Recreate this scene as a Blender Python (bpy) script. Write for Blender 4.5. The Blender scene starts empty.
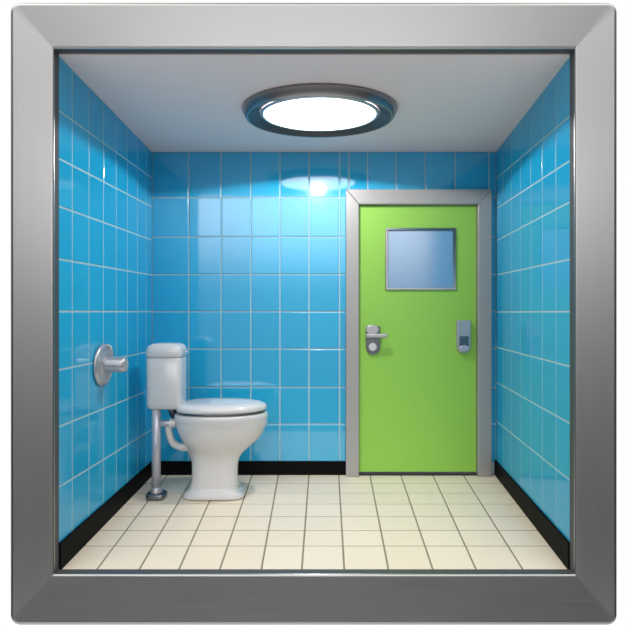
import bpy, bmesh, math, random
from mathutils import Vector
random.seed(3)
PI = math.pi
sc = bpy.context.scene
COL = sc.collection
EYE = 1.206            # camera height
F = 502.0              # focal length in pixels at 628 px
YF, YB = 2.36, 3.77    # front edge and back wall of the room
ZC = 2.424             # ceiling height

# ------------------------------------------------------------ materials
def mat(name, col, rough=0.5, metal=0.0, spec=0.5, **kw):
    m = bpy.data.materials.new(name); m.use_nodes = True
    b = m.node_tree.nodes['Principled BSDF']
    b.inputs['Base Color'].default_value = (*col, 1)
    b.inputs['Roughness'].default_value = rough
    b.inputs['Metallic'].default_value = metal
    b.inputs['Specular IOR Level'].default_value = spec
    for k, v in kw.items():
        b.inputs[k.replace('_', ' ')].default_value = v
    return m

def noise_bump(m, scale=(6, 6, 6), strength=0.05, dist=0.01, detail=2, rough_var=None, col_var=None, coord='Object'):
    nt = m.node_tree; b = nt.nodes['Principled BSDF']
    tc = nt.nodes.new('ShaderNodeTexCoord'); mp = nt.nodes.new('ShaderNodeMapping')
    mp.inputs['Scale'].default_value = scale
    nz = nt.nodes.new('ShaderNodeTexNoise'); nz.inputs['Scale'].default_value = 1; nz.inputs['Detail'].default_value = detail
    nt.links.new(tc.outputs[coord], mp.inputs[0]); nt.links.new(mp.outputs[0], nz.inputs['Vector'])
    if strength:
        bp = nt.nodes.new('ShaderNodeBump'); bp.inputs['Strength'].default_value = strength; bp.inputs['Distance'].default_value = dist
        nt.links.new(nz.outputs['Fac'], bp.inputs['Height']); nt.links.new(bp.outputs[0], b.inputs['Normal'])
    if rough_var:
        r = nt.nodes.new('ShaderNodeMapRange'); r.inputs['To Min'].default_value = rough_var[0]; r.inputs['To Max'].default_value = rough_var[1]
        nt.links.new(nz.outputs['Fac'], r.inputs['Value']); nt.links.new(r.outputs[0], b.inputs['Roughness'])
    if col_var:
        r = nt.nodes.new('ShaderNodeMix'); r.data_type = 'RGBA'
        r.inputs['A'].default_value = (*col_var[0], 1); r.inputs['B'].default_value = (*col_var[1], 1)
        nt.links.new(nz.outputs['Fac'], r.inputs['Factor']); nt.links.new(r.outputs['Result'], b.inputs['Base Color'])
    return m

def island_tint(m, c1, c2):
    nt = m.node_tree; b = nt.nodes['Principled BSDF']
    g = nt.nodes.new('ShaderNodeNewGeometry'); r = nt.nodes.new('ShaderNodeMix'); r.data_type = 'RGBA'
    r.inputs['A'].default_value = (*c1, 1); r.inputs['B'].default_value = (*c2, 1)
    nt.links.new(g.outputs['Random Per Island'], r.inputs['Factor']); nt.links.new(r.outputs['Result'], b.inputs['Base Color'])

M_blue = noise_bump(mat('blue_glazed_tile', (.02, .30, .60), .28, spec=.8), (3, 3, 3), .02, .02)
def glaze(m, fac, rough):
    nt = m.node_tree; b = nt.nodes['Principled BSDF']; b.inputs['Specular IOR Level'].default_value = .1
    g = nt.nodes.new('ShaderNodeBsdfGlossy'); g.inputs['Roughness'].default_value = rough; g.inputs['Color'].default_value = (1, 1, 1, 1)
    x = nt.nodes.new('ShaderNodeMixShader'); x.inputs[0].default_value = fac
    if b.inputs['Normal'].links: nt.links.new(b.inputs['Normal'].links[0].from_socket, g.inputs['Normal'])
    nt.links.new(b.outputs[0], x.inputs[1]); nt.links.new(g.outputs[0], x.inputs[2])
    nt.links.new(x.outputs[0], nt.nodes['Material Output'].inputs['Surface'])
glaze(M_blue, .095, .07)
island_tint(M_blue, (.014, .40, .68), (.018, .43, .72))
M_grout = noise_bump(mat('pale_wall_grout', (.42, .62, .66), .8), (60, 60, 60), .2, .002)
M_floor = noise_bump(mat('cream_floor_tile', (.74, .68, .53), .38, spec=.4), (7, 7, 7), .03, .02)
island_tint(M_floor, (.86, .72, .56), (.90, .76, .60))
M_fgrout = noise_bump(mat('brown_floor_grout', (.27, .22, .15), .9), (50, 50, 50), .2, .002)
M_ceil = noise_bump(mat('ceiling_paint', (.82, .68, .665), .8), (8, 8, 8), .05, .01)
M_black = noise_bump(mat('black_skirting', (.003, .003, .003), .6, spec=.08), (10, 10, 10), .03, .01)
M_plaster = mat('outer_plaster', (.5, .5, .5), .9)
M_steelH = noise_bump(mat('brushed_steel_horizontal', (.41, .405, .40), .3, 1), (3, 120, 260), .12, .002, 3, (.25, .38))
M_steelV = noise_bump(mat('brushed_steel_vertical', (.41, .405, .40), .3, 1), (260, 120, 3), .12, .002, 3, (.25, .38))
M_dframe = noise_bump(mat('door_frame_steel', (.40, .38, .37), .38, .25), (120, 120, 4), .05, .002, 3, (.34, .45))
M_chrome = mat('satin_chrome', (.52, .50, .52), .33, .6)
M_dark = mat('dark_steel', (.22, .22, .24), .3, 1)
M_lampm = mat('lamp_steel', (.30, .30, .30), .33, .9)
M_green = noise_bump(mat('green_door_paint', (.30, .60, .085), .38, spec=.4), (40, 40, 4), .02, .003)
M_ceram = noise_bump(mat('grey_white_ceramic', (.66, .64, .64), .16, spec=.6), (4, 4, 4), .01, .01)
M_ceram.node_tree.nodes['Principled BSDF'].inputs['Coat Weight'].default_value = .5
M_pipe = mat('grey_painted_pipe', (.48, .48, .54), .25, .35)
M_lip = mat('dark_grey_edge', (.085, .085, .088), .5, .2)
M_shadow = mat('gap_shade_black', (.02, .02, .022), .6)  # painted shade for the gap below the door
M_glass = mat('blue_frosted_glass', (.16, .38, .64), .25, 0, .5, Transmission_Weight=.3)
M_cone = mat('dark_lamp_cone', (.045, .045, .047), .4, .1)
M_lens = mat('lamp_lens', (.9, .9, .9), .3, Emission_Color=(1, 1, 1, 1), Emission_Strength=4.2)

glaze(M_glass, .17, .2)

# ------------------------------------------------------------ object helpers
def obj(name, bm, m, parent=None, smooth=False, bevel=0, seg=2, subs=0):
    bmesh.ops.recalc_face_normals(bm, faces=bm.faces[:])
    me = bpy.data.meshes.new(name); bm.to_mesh(me); bm.free()
    for x in (m if isinstance(m, (list, tuple)) else [m]): me.materials.append(x)
    o = bpy.data.objects.new(name, me); COL.objects.link(o)
    if parent: o.parent = parent; o.matrix_parent_inverse = parent.matrix_basis.inverted()
    if bevel:
        b = o.modifiers.new('bevel', 'BEVEL'); b.width = bevel; b.segments = seg; b.limit_method = 'ANGLE'; b.angle_limit = .6
    if subs:
        s = o.modifiers.new('sub', 'SUBSURF'); s.levels = subs; s.render_levels = subs
    if smooth or bevel:
        for p in me.polygons: p.use_smooth = True
        if bevel and not subs:
            w = o.modifiers.new('wn', 'WEIGHTED_NORMAL'); w.keep_sharp = True
    return o

def empty(name, loc, **props):
    o = bpy.data.objects.new(name, None); COL.objects.link(o); o.location = loc; o.empty_display_size = .1
    for k, v in props.items(): o[k] = v
    return o

def tag(o, **props):
    for k, v in props.items(): o[k] = v
    return o

def box(bm, x0, x1, y0, y1, z0, z1, mi=0):
    v = [bm.verts.new(p) for p in ((x0,y0,z0),(x1,y0,z0),(x1,y1,z0),(x0,y1,z0),(x0,y0,z1),(x1,y0,z1),(x1,y1,z1),(x0,y1,z1))]
    for f in ((0,1,2,3),(4,5,6,7),(0,1,5,4),(1,2,6,5),(2,3,7,6),(3,0,4,7)):
        bm.faces.new([v[i] for i in f]).material_index = mi

def hexa(bm, q0, q1, mi=0):
    a = [bm.verts.new(p) for p in q0]; b = [bm.verts.new(p) for p in q1]
    bm.faces.new(a).material_index = mi; bm.faces.new(b).material_index = mi
    for i in range(4):
        bm.faces.new([a[i], a[(i+1)%4], b[(i+1)%4], b[i]]).material_index = mi

def loft(bm, rings, cap=True, mi=0):
    R = [[bm.verts.new(p) for p in r] for r in rings]
    n = len(R[0])
    for a, b in zip(R, R[1:]):
        for i in range(n):
            bm.faces.new([a[i], a[(i+1)%n], b[(i+1)%n], b[i]]).material_index = mi
    if cap:
        bm.faces.new(R[0]).material_index = mi; bm.faces.new(R[-1]).material_index = mi

def tube(bm, pts, r, n=20, cap=True):
    P = [Vector(p) for p in pts]; rings = []
    prev = None
    for i, p in enumerate(P):
        t = (P[min(i+1, len(P)-1)] - P[max(i-1, 0)]).normalized()
        if prev is None:
            a = t.orthogonal().normalized()
        else:
            a = (prev - t*prev.dot(t)).normalized()
        prev = a; b = t.cross(a)
        rr = r[i] if isinstance(r, (list, tuple)) else r
        rings.append([p + (a*math.cos(2*PI*k/n) + b*math.sin(2*PI*k/n))*rr for k in range(n)])
    loft(bm, rings, cap)

def arcpts(pts, n=10):
    # Catmull-Rom through control points
    P = [Vector(p) for p in pts]; P = [2*P[0]-P[1]] + P + [2*P[-1]-P[-2]]; out = []
    for i in range(1, len(P)-2):
        for k in range(n):
            t = k/n; a, b, c, d = P[i-1], P[i], P[i+1], P[i+2]
            out.append(.5*((2*b)+(c-a)*t+(2*a-5*b+4*c-d)*t*t+(3*b-a-3*c+d)*t**3))
    out.append(P[-2]); return out

def sup(cx, cy, z, rx, ry, e=2.0, n=48, taper=0.0, el=None):
    out = []
    for k in range(n):
        a = 2*PI*k/n; c, s = math.cos(a), math.sin(a)
        if el: e_ = el + (e-el)*(.5+.5*c)
        else: e_ = e
        x = math.copysign(abs(c)**(2/e_), c); y = math.copysign(abs(s)**(2/e_), s)
        out.append((cx + rx*x, cy + ry*y*(1 + taper*x), z))
    return out

# tile field: us / vs are lists of grout line positions; P(u, v, h) gives the point, h above the wall
def tiles(bm, us, vs, P, g=.006, th=.006, be=.003, hole=None, ufun=None, vfun=None, mi=0):
    """us, vs: index lists; ufun(i, v) / vfun(j, u) give coordinates so that rows may run slightly off true"""
    for i in range(len(us)-1):
        for j in range(len(vs)-1):
            rects = [(us[i], us[i+1], vs[j], vs[j+1])]
            if hole:
                hx0, hx1, hz1 = hole
                u0, u1, v0, v1 = rects[0]
                if u1 > hx0 and u0 < hx1 and v0 < hz1:
                    rects = []
                    if u0 < hx0: rects.append((u0, hx0, v0, v1))
                    if u1 > hx1: rects.append((hx1, u1, v0, v1))
                    if v1 > hz1: rects.append((max(u0, hx0), min(u1, hx1), hz1, v1))
            for (u0, u1, v0, v1) in rects:
                if u1-u0 < 3*g or v1-v0 < 3*g: continue
                tile(bm, [(u0, v0), (u1, v0), (u1, v1), (u0, v1)], P, g, th, be, mi)

def tile(bm, q, P, g, th, be, mi=0):
    def ins(d):
        c = Vector((sum(a for a, b in q)/4, sum(b for a, b in q)/4)); out = []
        for (a, b) in q:
            out.append((a + (d if a < c.x else -d), b + (d if b < c.y else -d)))
        return out
    r0, r1, r2 = ins(g), ins(g), ins(g+be)
    R = [[bm.verts.new(P(a, b, h)) for (a, b) in r] for r, h in ((r0, 0.0), (r1, th-be*.6), (r2, th))]
    for A, B in zip(R, R[1:]):
        for k in range(4):
            f = bm.faces.new([A[k], A[(k+1)%4], B[(k+1)%4], B[k]]); f.material_index = mi
    f = bm.faces.new(R[-1]); f.material_index = mi

# ------------------------------------------------------------ room shell
XLF, XLB = -1.203, -1.217      # left wall, front and back
XRF, XRB = 1.208, 1.367        # right wall flares out towards the back
def XL(y): return XLF + (XLB-XLF)*(y-YF)/(YB-YF)
def XR(y): return XRF + (XRB-XRF)*(y-YF)/(YB-YF)
TH = .006
# floor: fan of tiles
bm = bmesh.new()
rowsY = [YF, 2.612, 2.80, 2.994, 3.19, 3.385, 3.58, 3.765]
fx = [95.9, 138.5, 178.3, 219.3, 261.1, 301.7, 344.4, 388.7, 433.4, 476.8, 523.7]
bx_ = [166.8, 193.6, 220.9, 251.6, 278.2, 308.9, 338.8, 370.2, 401.1, 433.4, 463.9]
colsF = [XLF+.004] + [(a-314)*2.36/F for a in fx] + [XRF-.004]
colsB = [XLB+.004] + [(a-314)*3.74/F for a in bx_] + [XRB-.004]
def PFl(i, y):
    t = (y-YF)/(3.74-YF); return colsF[i]*(1-t) + colsB[i]*t
for i in range(len(colsF)-1):
    for j in range(len(rowsY)-1):
        y0, y1 = rowsY[j], rowsY[j+1]
        tile(bm, [(PFl(i, y0), y0), (PFl(i+1, y0), y0), (PFl(i+1, y1), y1), (PFl(i, y1), y1)],
             lambda a, b, h: (a, b, h-.005), .0045, .005, .002, 0)
hexa(bm, [(XLF-.06, YF, -.05), (XRF+.06, YF, -.05), (XRB+.06, YB+.06, -.05), (XLB-.06, YB+.06, -.05)],
         [(XLF-.06, YF, -.0015), (XRF+.06, YF, -.0015), (XRB+.06, YB+.06, -.0015), (XLB-.06, YB+.06, -.0015)], 1)
tag(obj('floor', bm, [M_floor, M_fgrout]), kind='structure', label='cream square-tiled floor with brown grout lines', category='floor')
# ceiling
bm = bmesh.new()
hexa(bm, [(XLF-.06, YF, ZC), (XRF+.06, YF, ZC), (XRB+.06, YB+.06, ZC), (XLB-.06, YB+.06, ZC)],
         [(XLF-.06, YF, ZC+.05), (XRF+.06, YF, ZC+.05), (XRB+.06, YB+.06, ZC+.05), (XLB-.06, YB+.06, ZC+.05)])
tag(obj('ceiling', bm, M_ceil), kind='structure', label='plain smooth grey ceiling with one lamp', category='ceiling')
# back wall
DX0, DX1, DZ = .30, 1.25, 2.05     # opening for the door
bm = bmesh.new()
box(bm, XLB-.06, DX0, YB, YB+.06, 0, ZC, 1)
box(bm, DX1, XRB+.06, YB, YB+.06, 0, ZC, 1)
box(bm, DX0, DX1, YB, YB+.06, DZ, ZC, 1)
k = YB/F
cols = [XLB] + [(a-314)*k for a in (189, 221.3, 251, 280, 309, 339.5, 367.5, 396, 425, 455)] + [XRB]
rows = [.09] + [EYE + (314-a)*k for a in (424, 387.3, 348.8, 311.6, 274.5, 237, 197.8)] + [ZC]
tiles(bm, cols, rows, lambda u, v, h: (u, YB-h, v), .0055, TH, .003, hole=(.262, 1.312, 2.12))
tag(obj('wall_back', bm, [M_blue, M_grout]), kind='structure', label='blue tiled back wall behind toilet and green door', category='wall')
# side walls
def side(name, X, ys, zF, zB, sgn, lab):
    bm = bmesh.new()
    o = .06*sgn
    hexa(bm, [(X(YF), YF, 0), (X(YB), YB, 0), (X(YB), YB, ZC), (X(YF), YF, ZC)],
             [(X(YF)+o, YF, 0), (X(YB)+o, YB, 0), (X(YB)+o, YB, ZC), (X(YF)+o, YF, ZC)], 1)
    def zz(j, y):
        t = (y-YF)/(YB-YF); return zF[j]*(1-t) + zB[j]*t
    for i in range(len(ys)-1):
        for j in range(len(zF)-1):
            a, b = ys[i], ys[i+1]
            q = [(a, zz(j, a)), (b, zz(j, b)), (b, zz(j+1, b)), (a, zz(j+1, a))]
            tile(bm, q, lambda u, v, h: (X(u)-sgn*h, u, v), .0052, .0018, .001, 0)
    return tag(obj(name, bm, [M_blue, M_grout]), kind='structure', label=lab, category='wall')
side('wall_left', XL, [YF, 2.5, 2.69, 2.88, 3.07, 3.26, 3.45, 3.63, YB-.004],
     [.09] + [EYE+a for a in (-.816, -.531, -.263, .012, .2586, .508, .733, .959)] + [ZC],
     [.09] + [EYE+a for a in (-.867, -.563, -.278, .018, .293, .556, .804, 1.02)] + [ZC], -1,
     'blue tiled left wall carrying the metal pipe stub')
side('wall_right', XR, [YF, 2.55, 2.75, 2.95, 3.155, 3.36, 3.56, YB-.004],
     [.09] + [EYE+a for a in (-.785, -.517, -.247, .012, .2586, .53, .724, .935)] + [ZC],
     [.09] + [EYE+a for a in (-.803, -.51, -.248, .015, .293, .548, .789, 1.014)] + [ZC], 1,
     'bare blue tiled right wall beside the green door')
# baseboards
def bb(name, q, h0, h1, t, lab):
    (x0, y0), (x1, y1) = q; bm = bmesh.new()
    (nx, ny) = t
    hexa(bm, [(x0, y0, 0), (x1, y1, 0), (x1, y1, h1), (x0, y0, h0)],
             [(x0+nx, y0+ny, 0), (x1+nx, y1+ny, 0), (x1+nx, y1+ny, h1), (x0+nx, y0+ny, h0)])
    tag(obj(name, bm, M_black, bevel=.003), kind='structure', label=lab, category='baseboard')
bb('baseboard_left', ((XLF, YF), (XLB, YB)), .128, .106, (.014, 0), 'black skirting along the foot of the left wall')
bb('baseboard_right', ((XRF, YF), (XRB, YB)), .130, .112, (-.014, 0), 'black skirting along the foot of the right wall')
bb('baseboard_back', ((XLB+.014, YB), (.237, YB)), .104, .104, (0, -.014), 'black skirting along the foot of the back wall')

# ------------------------------------------------------------ big metal frame
fr = empty('metal_frame', (0, YF-.05, 0), label='big square brushed steel frame around the open front of the room', category='frame')
OL, OR, OT, OB = -1.3965, 1.394, EYE+1.433, EYE-1.431     # outer
IL, IR, IT, IB = -1.199, 1.202, EYE+1.224, EYE-1.200     # inner
YO = 2.297; YI = 2.315
# profile: (blend 0 outer..1 inner, inset, y, corner radius)
prof = []
prof.append((0, .000, YF+.03, .050)); prof.append((0, .000, YO+.024, .050))
for a in (22.5, 45, 67.5, 90):
    r = .020; prof.append((0, r*(1-math.cos(math.radians(a))), YO+.020-r*math.sin(math.radians(a)), .050-r*(1-math.cos(math.radians(a)))))
prof.append((0, .0205, YO+.0001, .0295))
prof.append((1, -.0105, YI-.003, .0005))
for a in (30, 60, 90):
    r = .010; prof.append((1, -.010+r*math.sin(math.radians(a)), YI-.003+r*(1-math.cos(math.radians(a))), .0005))
prof.append((1, 0, YF+.0, .0005)); 
def lvl(p):
    s, ins, y, r = p
    l = OL*(1-s)+IL*s; rr = OR*(1-s)+IR*s; t = OT*(1-s)+IT*s; b = OB*(1-s)+IB*s
    return l+ins, rr-ins, t-ins, b+ins, y, r
NA = 6
def corner(cx, cz, sx, sz, r, y):   # arc from horizontal side to vertical side; list of points; sx,sz the outward signs
    pts = []
    for k in range(2*NA+1):
        a = PI/2*k/(2*NA)           # 0: on the top/bottom edge, end: on the side edge
        pts.append((cx - sx*r + sx*r*math.sin(a), y, cz - sz*r + sz*r*math.cos(a)))
    return pts
def rail(which):
    bm = bmesh.new(); G = []
    for p in prof:
        l, r_, t, b, y, r = lvl(p)
        TL = corner(l, t, -1, 1, r, y); TR = corner(r_, t, 1, 1, r, y)
        BL = corner(l, b, -1, -1, r, y); BR = corner(r_, b, 1, -1, r, y)
        h = NA
        if which == 'top': row = TL[:h+1][::-1] + TR[:h+1]
        if which == 'bottom': row = BL[:h+1][::-1] + BR[:h+1]
        if which == 'left': row = TL[h:] + BL[h:][::-1]
        if which == 'right': row = TR[h:] + BR[h:][::-1]
        G.append([bm.verts.new(q) for q in row])
    n = len(G[0])
    for A, B in zip(G, G[1:] + G[:1]):
        for i in range(n-1):
            bm.faces.new([A[i], A[i+1], B[i+1], B[i]]).material_index = 1 if (A is G[-2] or A is G[0] or A is G[1] or A is G[2] or A is G[-1]) else 0
    bm.faces.new([g[0] for g in G]); bm.faces.new([g[-1] for g in G])
    o = obj('frame_rail', bm, [M_steelH if which in ('top', 'bottom') else M_steelV, M_lip], fr, smooth=True)
    o.data.set_sharp_from_angle(angle=math.radians(40))
    b = o.modifiers.new('bevel', 'BEVEL'); b.width = .005; b.segments = 2; b.limit_method = 'ANGLE'; b.angle_limit = math.radians(62)
    w = o.modifiers.new('wn', 'WEIGHTED_NORMAL'); w.keep_sharp = True; w.weight = 100
    return o
for w in ('top', 'bottom', 'left', 'right'): rail(w)

# ------------------------------------------------------------ door
D = empty('door_1', (.78, YB-.02, 0), kind='structure', label='bright green door with a small square window in a steel frame', category='door')
kf = 3.712/F
def X_(px, y=3.712): return (px-314)*y/F
def Z_(py, y=3.712): return EYE + (314-py)*y/F
# frame: three mitred members in one architrave
def member(q):     # q = 4 (x,z) outline corners of the front face
    bm = bmesh.new()
    hexa(bm, [(x, 3.712, z) for x, z in q], [(x, YB+.05, z) for x, z in q])
    return bm
x0, x1, x2, x3 = X_(346), X_(359), X_(478.5), X_(492)
zt, zi = Z_(189), Z_(204)
for q in ([(x0, 0), (x1, 0), (x1, zi), (x0, zt)], [(x2, 0), (x3, 0), (x3, zt), (x2, zi)], [(x0, zt), (x1, zi), (x2, zi), (x3, zt)]):
    obj('door_frame', member(q), M_dframe, D, bevel=.006, seg=3)
LY = 3.756
lx0, lx1, lz0, lz1 = x1+.004, x2-.004, .026, zi-.004
wx0, wx1, wz0, wz1 = X_(387.5, LY), X_(454, LY), Z_(288.5, LY), Z_(230, LY)
bm = bmesh.new()
def leafbox(a, b, c, d): box(bm, a, b, LY, LY+.04, c, d)
leafbox(lx0, wx0, lz0, lz1); leafbox(wx1, lx1, lz0, lz1); leafbox(wx0, wx1, lz0, wz0); leafbox(wx0, wx1, wz1, lz1)
bmesh.ops.remove_doubles(bm, verts=bm.verts[:], dist=.0001)
leaf = obj('door_leaf', bm, M_green, D)
bm = bmesh.new(); box(bm, x1+.001, x2-.001, LY-.01, YB+.05, .0, .012)
obj('door_gap_shade', bm, M_shadow, D)  # dark strip added to stand for shade under the leaf
# window in the door
w = .017
a0, a1, c0, c1 = X_(385.5, 3.745), X_(456, 3.745), Z_(290, 3.745), Z_(228, 3.745)
bm = bmesh.new()
for q in ([(a0, c0), (a0+w, c0+w), (a0+w, c1-w), (a0, c1)], [(a1, c0), (a1-w, c0+w), (a1-w, c1-w), (a1, c1)],
          [(a0, c1), (a0+w, c1-w), (a1-w, c1-w), (a1, c1)], [(a0, c0), (a0+w, c0+w), (a1-w, c0+w), (a1, c0)]):
    hexa(bm, [(x, 3.742, z) for x, z in q], [(x, LY+.02, z) for x, z in q])
bmesh.ops.remove_doubles(bm, verts=bm.verts[:], dist=.0001)
wf = obj('window_frame', bm, M_chrome, leaf, bevel=.003)
bm = bmesh.new(); box(bm, a0+w-.002, a1-w+.002, LY+.004, LY+.014, c0+w-.002, c1-w+.002)
obj('window_pane', bm, M_glass, leaf)
# plate outline: straight top, round foot
def plate(bm, cx, z0, z1, hw, y0, y1, rt=.006, round_foot=True, n=14):
    pts = []
    for (sx, s0) in ((1, 0), (-1, 1)):
        seq = []
        for kk in range(5):
            a = PI/2*kk/4
            seq.append((cx + sx*(hw-rt+rt*math.sin(a)), z1-rt+rt*math.cos(a)))
        pts += seq if sx == 1 else []
        if sx == 1:
            for kk in range(n+1):
                a = PI*kk/n
                pts.append((cx + hw*math.cos(a), z0+hw-hw*math.sin(a)))
        else:
            pts += seq[::-1]
    A = [bm.verts.new((x, y0, z)) for x, z in pts]; B = [bm.verts.new((x, y1, z)) for x, z in pts]
    bm.faces.new(A); bm.faces.new(B)
    for i in range(len(A)): bm.faces.new([A[i], A[(i+1)%len(A)], B[(i+1)%len(A)], B[i]])
def hx(px): return X_(px, 3.74)
def hz(py): return Z_(py, 3.74)
bm = bmesh.new(); plate(bm, hx(373), hz(354.5), hz(326), .052, 3.738, LY+.002)
hd = obj('door_handle', bm, M_dark, leaf, bevel=.003)
bm = bmesh.new()
tube(bm, [(hx(371.8), 3.70, hz(329.5)), (hx(371.8), 3.742, hz(329.5))], .045, 28)
for v in bm.verts: v.co.x = hx(371.8) + (v.co.x-hx(371.8))*1.08; v.co.z = hz(329.5) + (v.co.z-hz(329.5))*.82
obj('rose', bm, M_chrome, hd, bevel=.006)
bm = bmesh.new(); box(bm, hx(365.2), hx(386.5), 3.675, 3.70, hz(337.5), hz(333.3))
obj('lever', bm, M_chrome, hd, bevel=.009, seg=4)
bm = bmesh.new(); tube(bm, [(hx(372.6), 3.722, hz(346.8)), (hx(372.6), 3.74, hz(346.8))], .031, 28)
obj('lock_cylinder', bm, mat('pale_steel', (.8, .82, .82), .35, .8), hd, bevel=.005)
# pull on the right: rounded case, dark block as painted shade of a hollow, round button
bm = bmesh.new(); plate(bm, hx(463.3), hz(353), hz(320.3), .052, 3.722, LY+.002)
pl = obj('pull_plate', bm, M_chrome, leaf, bevel=.006, seg=3)
bm = bmesh.new(); box(bm, hx(463.3)-.034, hx(463.3)+.034, 3.716, 3.723, hz(346), hz(336))
obj('hollow_shade', bm, M_dark, pl, bevel=.003)
bm = bmesh.new(); tube(bm, [(hx(463.3), 3.710, hz(348.2)), (hx(463.3), 3.724, hz(348.2))], .036, 28)
for v in bm.verts: v.co.z = hz(348.2) + (v.co.z-hz(348.2))*.72
obj('button', bm, M_pipe, pl, bevel=.005)

# ------------------------------------------------------------ ceiling light
CX, CY = .034, 2.985
L = empty('ceiling_light', (CX, CY, ZC), label='oval ceiling lamp with dark steel rim and glowing white lens', category='lamp')
bm = bmesh.new()
def ov(rx, ry, dz, dy=0, n=96): return [(CX+rx*math.cos(2*PI*i/n), CY+dy+ry*math.sin(2*PI*i/n), ZC-dz) for i in range(n)]
rings = [ov(.450, .333, 0), ov(.458, .342, .006), ov(.460, .343, .014), ov(.440, .322, .052), ov(.436, .318, .058), ov(.430, .312, .060),
         ov(.425, .307, .058)]
loft(bm, rings, cap=False)
obj('lamp_rim', bm, M_lampm, L, smooth=True)
bm = bmesh.new()
loft(bm, [ov(.426, .308, .058), ov(.420, .302, .054), ov(.362, .272, .030), ov(.352, .262, .026), ov(.34, .236, .0)], cap=False)
obj('inner_cone', bm, M_cone, L, smooth=True)
bm = bmesh.new()
rings = [ov(.336*1.0, .246, .028)] + [ov(.336*math.cos(a), .246*math.cos(a), .034+.026*math.sin(a)) for a in [PI/2*i/8 for i in range(8)]]
loft(bm, rings)
ln = obj('lens', bm, M_lens, L, smooth=True)
bm = bmesh.new()
loft(bm, [ov(.352, .262, .030), ov(.347, .257, .039), ov(.336, .247, .040), ov(.332, .243, .034)], cap=False)
obj('lens_ring', bm, M_chrome, ln, smooth=True)
def light(name, kind, loc, rot, energy, **kw):
    d = bpy.data.lights.new(name, kind); d.energy = energy
    for a, b in kw.items(): setattr(d, a, b)
    o = bpy.data.objects.new(name, d); COL.objects.link(o); o.location = loc; o.rotation_euler = rot
    return o
light('lamp_beam', 'SPOT', (CX, CY, ZC-.075), (0, 0, 0), 54, spot_size=math.radians(161), spot_blend=.015, shadow_soft_size=.055)

# ------------------------------------------------------------ toilet
T = empty('toilet', (-.63, 3.36, 0), label='grey-white ceramic toilet with closed lid and a tall narrow cistern on a pipe', category='toilet')
TY = 3.33
def tx(px, y=TY): return (px-314)*y/F
def tz(py, y=TY): return EYE + (314-py)*y/F
rings = []
# (left px, right px, py, depth radius, exponent, taper)
S = [(185.0, 244.6, None, .002, .098, 4), (184.4, 245.2, None, .008, .101, 4), (184.4, 245.2, None, .020, .101, 4), (185.6, 244.2, None, .036, .098, 4), (187.6, 242.6, None, .046, .094, 4),
     (189.8, 240.2, None, .056, .088, 3.6), (191.4, 238.8, None, .072, .083, 3.4), (192.2, 238.0, None, .10, .080, 3.2), (192.6, 237.8, None, .16, .079, 3), (192.4, 238.2, None, .22, .081, 2.7),
     (191.8, 239.8, None, .262, .088, 2.4), (190.6, 243.4, None, .295, .104, 2.25), (187.5, 251.0, None, .335, .134, 2.15), (183.6, 258.5, None, .378, .160, 2.1), (180.3, 263.6, None, .425, .178, 2.1),
     (178.0, 266.6, None, .470, .187, 2.1), (176.9, 267.8, None, .500, .191, 2.1), (176.6, 267.4, None, .512, .191, 2.1), (175.8, 268.0, None, .518, .195, 2.1), (175.8, 268.0, None, .545, .195, 2.1),
     (176.6, 267.3, None, .557, .191, 2.1), (178.0, 266.2, None, .562, .186, 2.1)]
bm = bmesh.new()
for (a, b, _, z, ry, e) in S:
    xa, xb = tx(a), tx(b)
    rings.append(sup((xa+xb)/2, TY, z, (xb-xa)/2, ry, e, taper=-.06 if z > .3 else 0, el=2.7 if z > .36 else None))
loft(bm, rings)
obj('bowl', bm, M_ceram, T, smooth=True, subs=1)
# seat, coloured dark to paint in the shaded gap under the lid
xa, xb = tx(178.5), tx(266.3); cx = (xa+xb)/2; hxr = (xb-xa)/2
bm = bmesh.new()
loft(bm, [sup(cx, TY, z, hxr*s, .187*s, 2.1, taper=-.06, el=2.7) for z, s in ((.562, .965), (.566, .975), (.574, .975), (.577, .965))])
obj('seat', bm, M_dark, T, smooth=True)
bm = bmesh.new()
prof2 = ((.577, .97), (.579, .995), (.585, 1.01), (.594, 1.008), (.606, .99), (.616, .94), (.624, .84), (.629, .6), (.631, .3), (.6315, .05))
loft(bm, [sup(cx+.002, TY, z, hxr*s, .190*s, 2.1, taper=-.08, el=3.0) for z, s in prof2])
lid = obj('seat_lid', bm, M_ceram, T, smooth=True)
# cistern
KY = 3.25
kx0, kx1 = tx(144.9, KY), tx(180.4, KY); kz0, kz1, kz2 = tz(410, KY), tz(358, KY), tz(344, KY)
kc = (kx0+kx1)/2; kh = (kx1-kx0)/2; kd = .095; kyc = KY+kd
bm = bmesh.new()
loft(bm, [sup(kc, kyc, z, kh*s, kd*s, 7) for z, s in ((kz0, .84), (kz0+.006, .92), (kz0+.018, .97), (kz0+.04, .985), (kz1-.004, 1.0), (kz1-.001, .985))])
cis = obj('cistern', bm, M_ceram, T, smooth=True)
bm = bmesh.new()
loft(bm, [sup(kc, kyc, z, kh*s+.0, kd*s, 6) for z, s in ((kz1-.002, .96), (kz1+.003, .955), (kz1+.004, 1.02), (kz1+.010, 1.04), (kz1+.045, 1.03), (kz1+.065, .98), (kz1+.08, .88), (kz1+.089, .70), (kz1+.093, .4), (kz1+.094, .1))])
obj('cistern_lid', bm, M_ceram, cis, smooth=True)
bm = bmesh.new(); tube(bm, [(kx1-.01, kyc-.03, kz1+.035), (kx1+.014, kyc-.03, kz1+.037), (kx1+.035, kyc-.032, kz1+.036)], [.007, .006, .004], 12)
obj('flush_lever', bm, M_chrome, cis, smooth=True)
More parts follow.
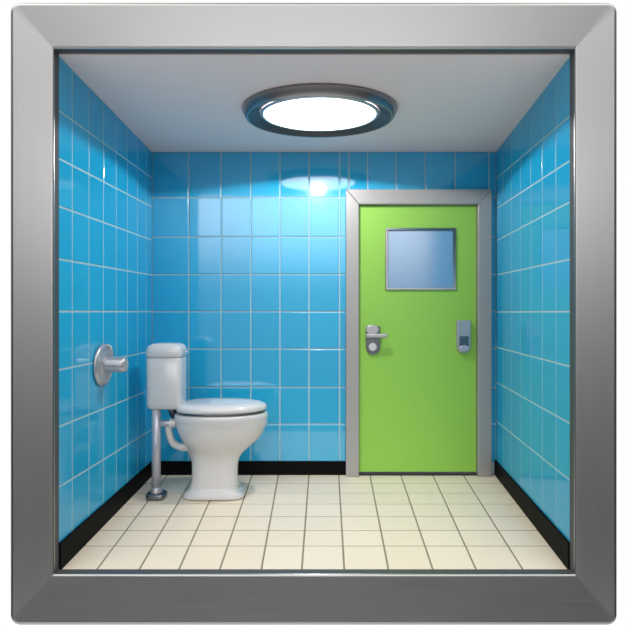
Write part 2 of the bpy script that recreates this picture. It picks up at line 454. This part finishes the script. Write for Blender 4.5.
# stand pipe with foot
PX = tx(156.3, 3.25); PY = 3.29
PX = (156.3-314)*PY/F
bm = bmesh.new(); tube(bm, [(PX, PY, .03), (PX, PY, kz0+.02)], .029, 28); sp_ = obj('stand_pipe', bm, M_pipe, T, smooth=True)
bm = bmesh.new(); loft(bm, [sup(PX+.002, PY, z, .062*s, .055*s, 4) for z, s in ((0.0, .96), (.006, 1), (.03, 1), (.037, .92))]); ft = obj('pipe_foot', bm, M_dark, sp_, smooth=True)
bm = bmesh.new(); tube(bm, [(PX, PY, .035), (PX, PY, .045), (PX, PY, .068), (PX, PY, .075)], [.040, .040, .034, .029], 28); obj('pipe_collar', bm, M_chrome, sp_, smooth=True)
# cross pipe into bowl
zc = tz(423.5, 3.30)
bm = bmesh.new(); tube(bm, [(PX, PY, zc), (tx(168, 3.3), 3.30, zc), (tx(185, 3.33), 3.33, zc)], .021, 20); ip = obj('inlet_pipe', bm, M_pipe, T, smooth=True)
bm = bmesh.new(); tube(bm, [(tx(171, 3.3)-.012, 3.302, zc), (tx(171, 3.3)+.03, 3.307, zc)], .029, 24); obj('pipe_nut', bm, M_ceram, ip, bevel=.005)
# flush pipe from cistern into the back of the bowl
bm = bmesh.new(); tube(bm, arcpts([(tx(173, 3.36), 3.36, kz0+.02), (tx(172.5, 3.37), 3.37, kz0-.03), (tx(176, 3.38), 3.38, kz0-.07), (tx(187, 3.38), 3.38, kz0-.10)], 8), .026, 20)
obj('flush_pipe', bm, M_dark, T, smooth=True)
# drain bend: from the cross pipe down and round into the pedestal
bm = bmesh.new()
tube(bm, arcpts([(tx(168.5, 3.31), 3.31, zc+.005), (tx(168.8, 3.31), 3.32, tz(433)), (tx(172.5), 3.34, tz(443)), (tx(180.0), 3.35, tz(447.5)), (tx(188), 3.36, tz(448.5)), (tx(193), 3.36, tz(455)), (tx(197), 3.36, tz(468))], 8),
     [.023]*17 + [.025]*8 + [.027]*8 + [.030]*8 + [.033]*8, 24)
obj('drain_bend', bm, M_ceram, T, smooth=True)

# ------------------------------------------------------------ pipe stub on the left wall
WY = 2.85; wz = EYE - .290; wx = XL(WY)+TH
W = empty('pipe_stub', (wx, WY, wz), label='short grey steel pipe stub with round flange on the left wall', category='pipe')
def disc(prof, ax=(0, 0, 0), n=48):
    bm = bmesh.new()
    loft(bm, [[(wx+d + ax[0], WY+r*math.cos(2*PI*i/n)+ax[1], wz+r*math.sin(2*PI*i/n)+ax[2]) for i in range(n)] for d, r in prof])
    return bm
obj('flange', disc(((0, .118), (.006, .120), (.014, .116), (.020, .106), (.022, .094), (.019, .086), (.020, .078), (.026, .070), (.028, .05))), M_chrome, W, smooth=True)
bm = bmesh.new()
p0 = Vector((wx+.015, WY, wz+.005)); dr = Vector((1, -.0, -.03)).normalized()
tube(bm, [p0, p0+dr*.02, p0+dr*.10, p0+dr*.114, p0+dr*.122, p0+dr*.125], [.050, .045, .045, .042, .032, .01], 32)
pp = obj('pipe', bm, M_chrome, W, smooth=True)
bm = bmesh.new(); tube(bm, arcpts([(wx+.012, WY+.02, wz+.112), (wx+.03, WY+.03, wz+.105), (wx+.042, WY+.03, wz+.08), (wx+.045, WY+.03, wz+.05)], 6), .007, 12)
obj('clip', bm, M_chrome, W, smooth=True)

# ------------------------------------------------------------ world: white studio, darker towards the ground behind the viewer
wd = bpy.data.worlds.new('studio'); sc.world = wd; wd.use_nodes = True
nt = wd.node_tree; nt.nodes.clear()
tc = nt.nodes.new('ShaderNodeTexCoord'); sp = nt.nodes.new('ShaderNodeSeparateXYZ'); nt.links.new(tc.outputs['Generated'], sp.inputs[0])
mr = nt.nodes.new('ShaderNodeMapRange'); mr.inputs['From Min'].default_value = -.6; mr.inputs['From Max'].default_value = .6
nt.links.new(sp.outputs['Z'], mr.inputs['Value'])
cr = nt.nodes.new('ShaderNodeValToRGB'); nt.links.new(mr.outputs[0], cr.inputs[0])
e = cr.color_ramp; e.interpolation = 'LINEAR'
def st(z, v):
    p = (z+.6)/1.2
    x = e.elements.new(p); x.color = (v, v, v*1.01, 1)
e.elements[0].position = 0; e.elements[0].color = (1.2, 1.2, 1.2, 1)
e.elements[1].position = 1; e.elements[1].color = (3.4, 3.4, 3.3, 1)
for z, v in ((-.56, 1.1), (-.5, .10), (-.4, .14), (-.3, .20), (-.14, .34), (-.02, .48), (.1, .66), (.25, .85), (.4, 1.15), (.53, 1.3)): st(z, v)
bg1 = nt.nodes.new('ShaderNodeBackground'); bg1.inputs[1].default_value = 1.3; nt.links.new(cr.outputs[0], bg1.inputs[0])
def mth(op, a, b):
    n = nt.nodes.new('ShaderNodeMath'); n.operation = op
    for k, q in enumerate((a, b)):
        if isinstance(q, (int, float)): n.inputs[k].default_value = q
        else: nt.links.new(q, n.inputs[k])
    return n.outputs[0]
def ss(v, a, b):
    n = nt.nodes.new('ShaderNodeMapRange'); n.interpolation_type = 'SMOOTHSTEP'; n.inputs['From Min'].default_value = a; n.inputs['From Max'].default_value = b
    nt.links.new(v, n.inputs['Value']); return n.outputs[0]
# unseen bright patch added behind the viewer for a sheen on the back tiles
glow_m = mth('MULTIPLY', mth('MULTIPLY', ss(sp.outputs['Z'], .03, .20), ss(sp.outputs['Z'], .29, .27)),
            mth('MULTIPLY', ss(mth('ABSOLUTE', sp.outputs['X'], 0), .34, .28), ss(sp.outputs['Y'], -.3, -.5)))
rim = mth('MULTIPLY', ss(mth('ABSOLUTE', sp.outputs['X'], 0), .85, .6), ss(sp.outputs['Z'], .95, .85))
nt.links.new(mth('MULTIPLY', mth('ADD', .85, mth('MULTIPLY', glow_m, 3.4)), mth('MULTIPLY', mth('ADD', .15, mth('MULTIPLY', rim, .85)), mth('SUBTRACT', 1.0, mth('MULTIPLY', ss(sp.outputs['X'], .05, .65), .3)))), bg1.inputs[1])
bg2 = nt.nodes.new('ShaderNodeBackground'); bg2.inputs[0].default_value = (1, 1, 1, 1); bg2.inputs[1].default_value = 1.02
ym = nt.nodes.new('ShaderNodeMapRange'); ym.inputs['From Min'].default_value = .1; ym.inputs['From Max'].default_value = .3
nt.links.new(sp.outputs['Y'], ym.inputs['Value'])
mx = nt.nodes.new('ShaderNodeMixShader'); nt.links.new(ym.outputs[0], mx.inputs[0]); nt.links.new(bg1.outputs[0], mx.inputs[1]); nt.links.new(bg2.outputs[0], mx.inputs[2])
out = nt.nodes.new('ShaderNodeOutputWorld'); nt.links.new(mx.outputs[0], out.inputs[0])

# ------------------------------------------------------------ camera
cd = bpy.data.cameras.new('camera'); cam = bpy.data.objects.new('camera', cd); COL.objects.link(cam)
cam.location = (0, 0, EYE); cam.rotation_euler = (PI/2, 0, 0)
cd.sensor_width = 36; cd.lens = F/628*36; cd.clip_start = .05
sc.camera = cam
vs = sc.view_settings
vs.view_transform = 'Standard'; vs.look = 'None'; vs.gamma = 1; vs.use_curve_mapping = False; vs.exposure = 0.0
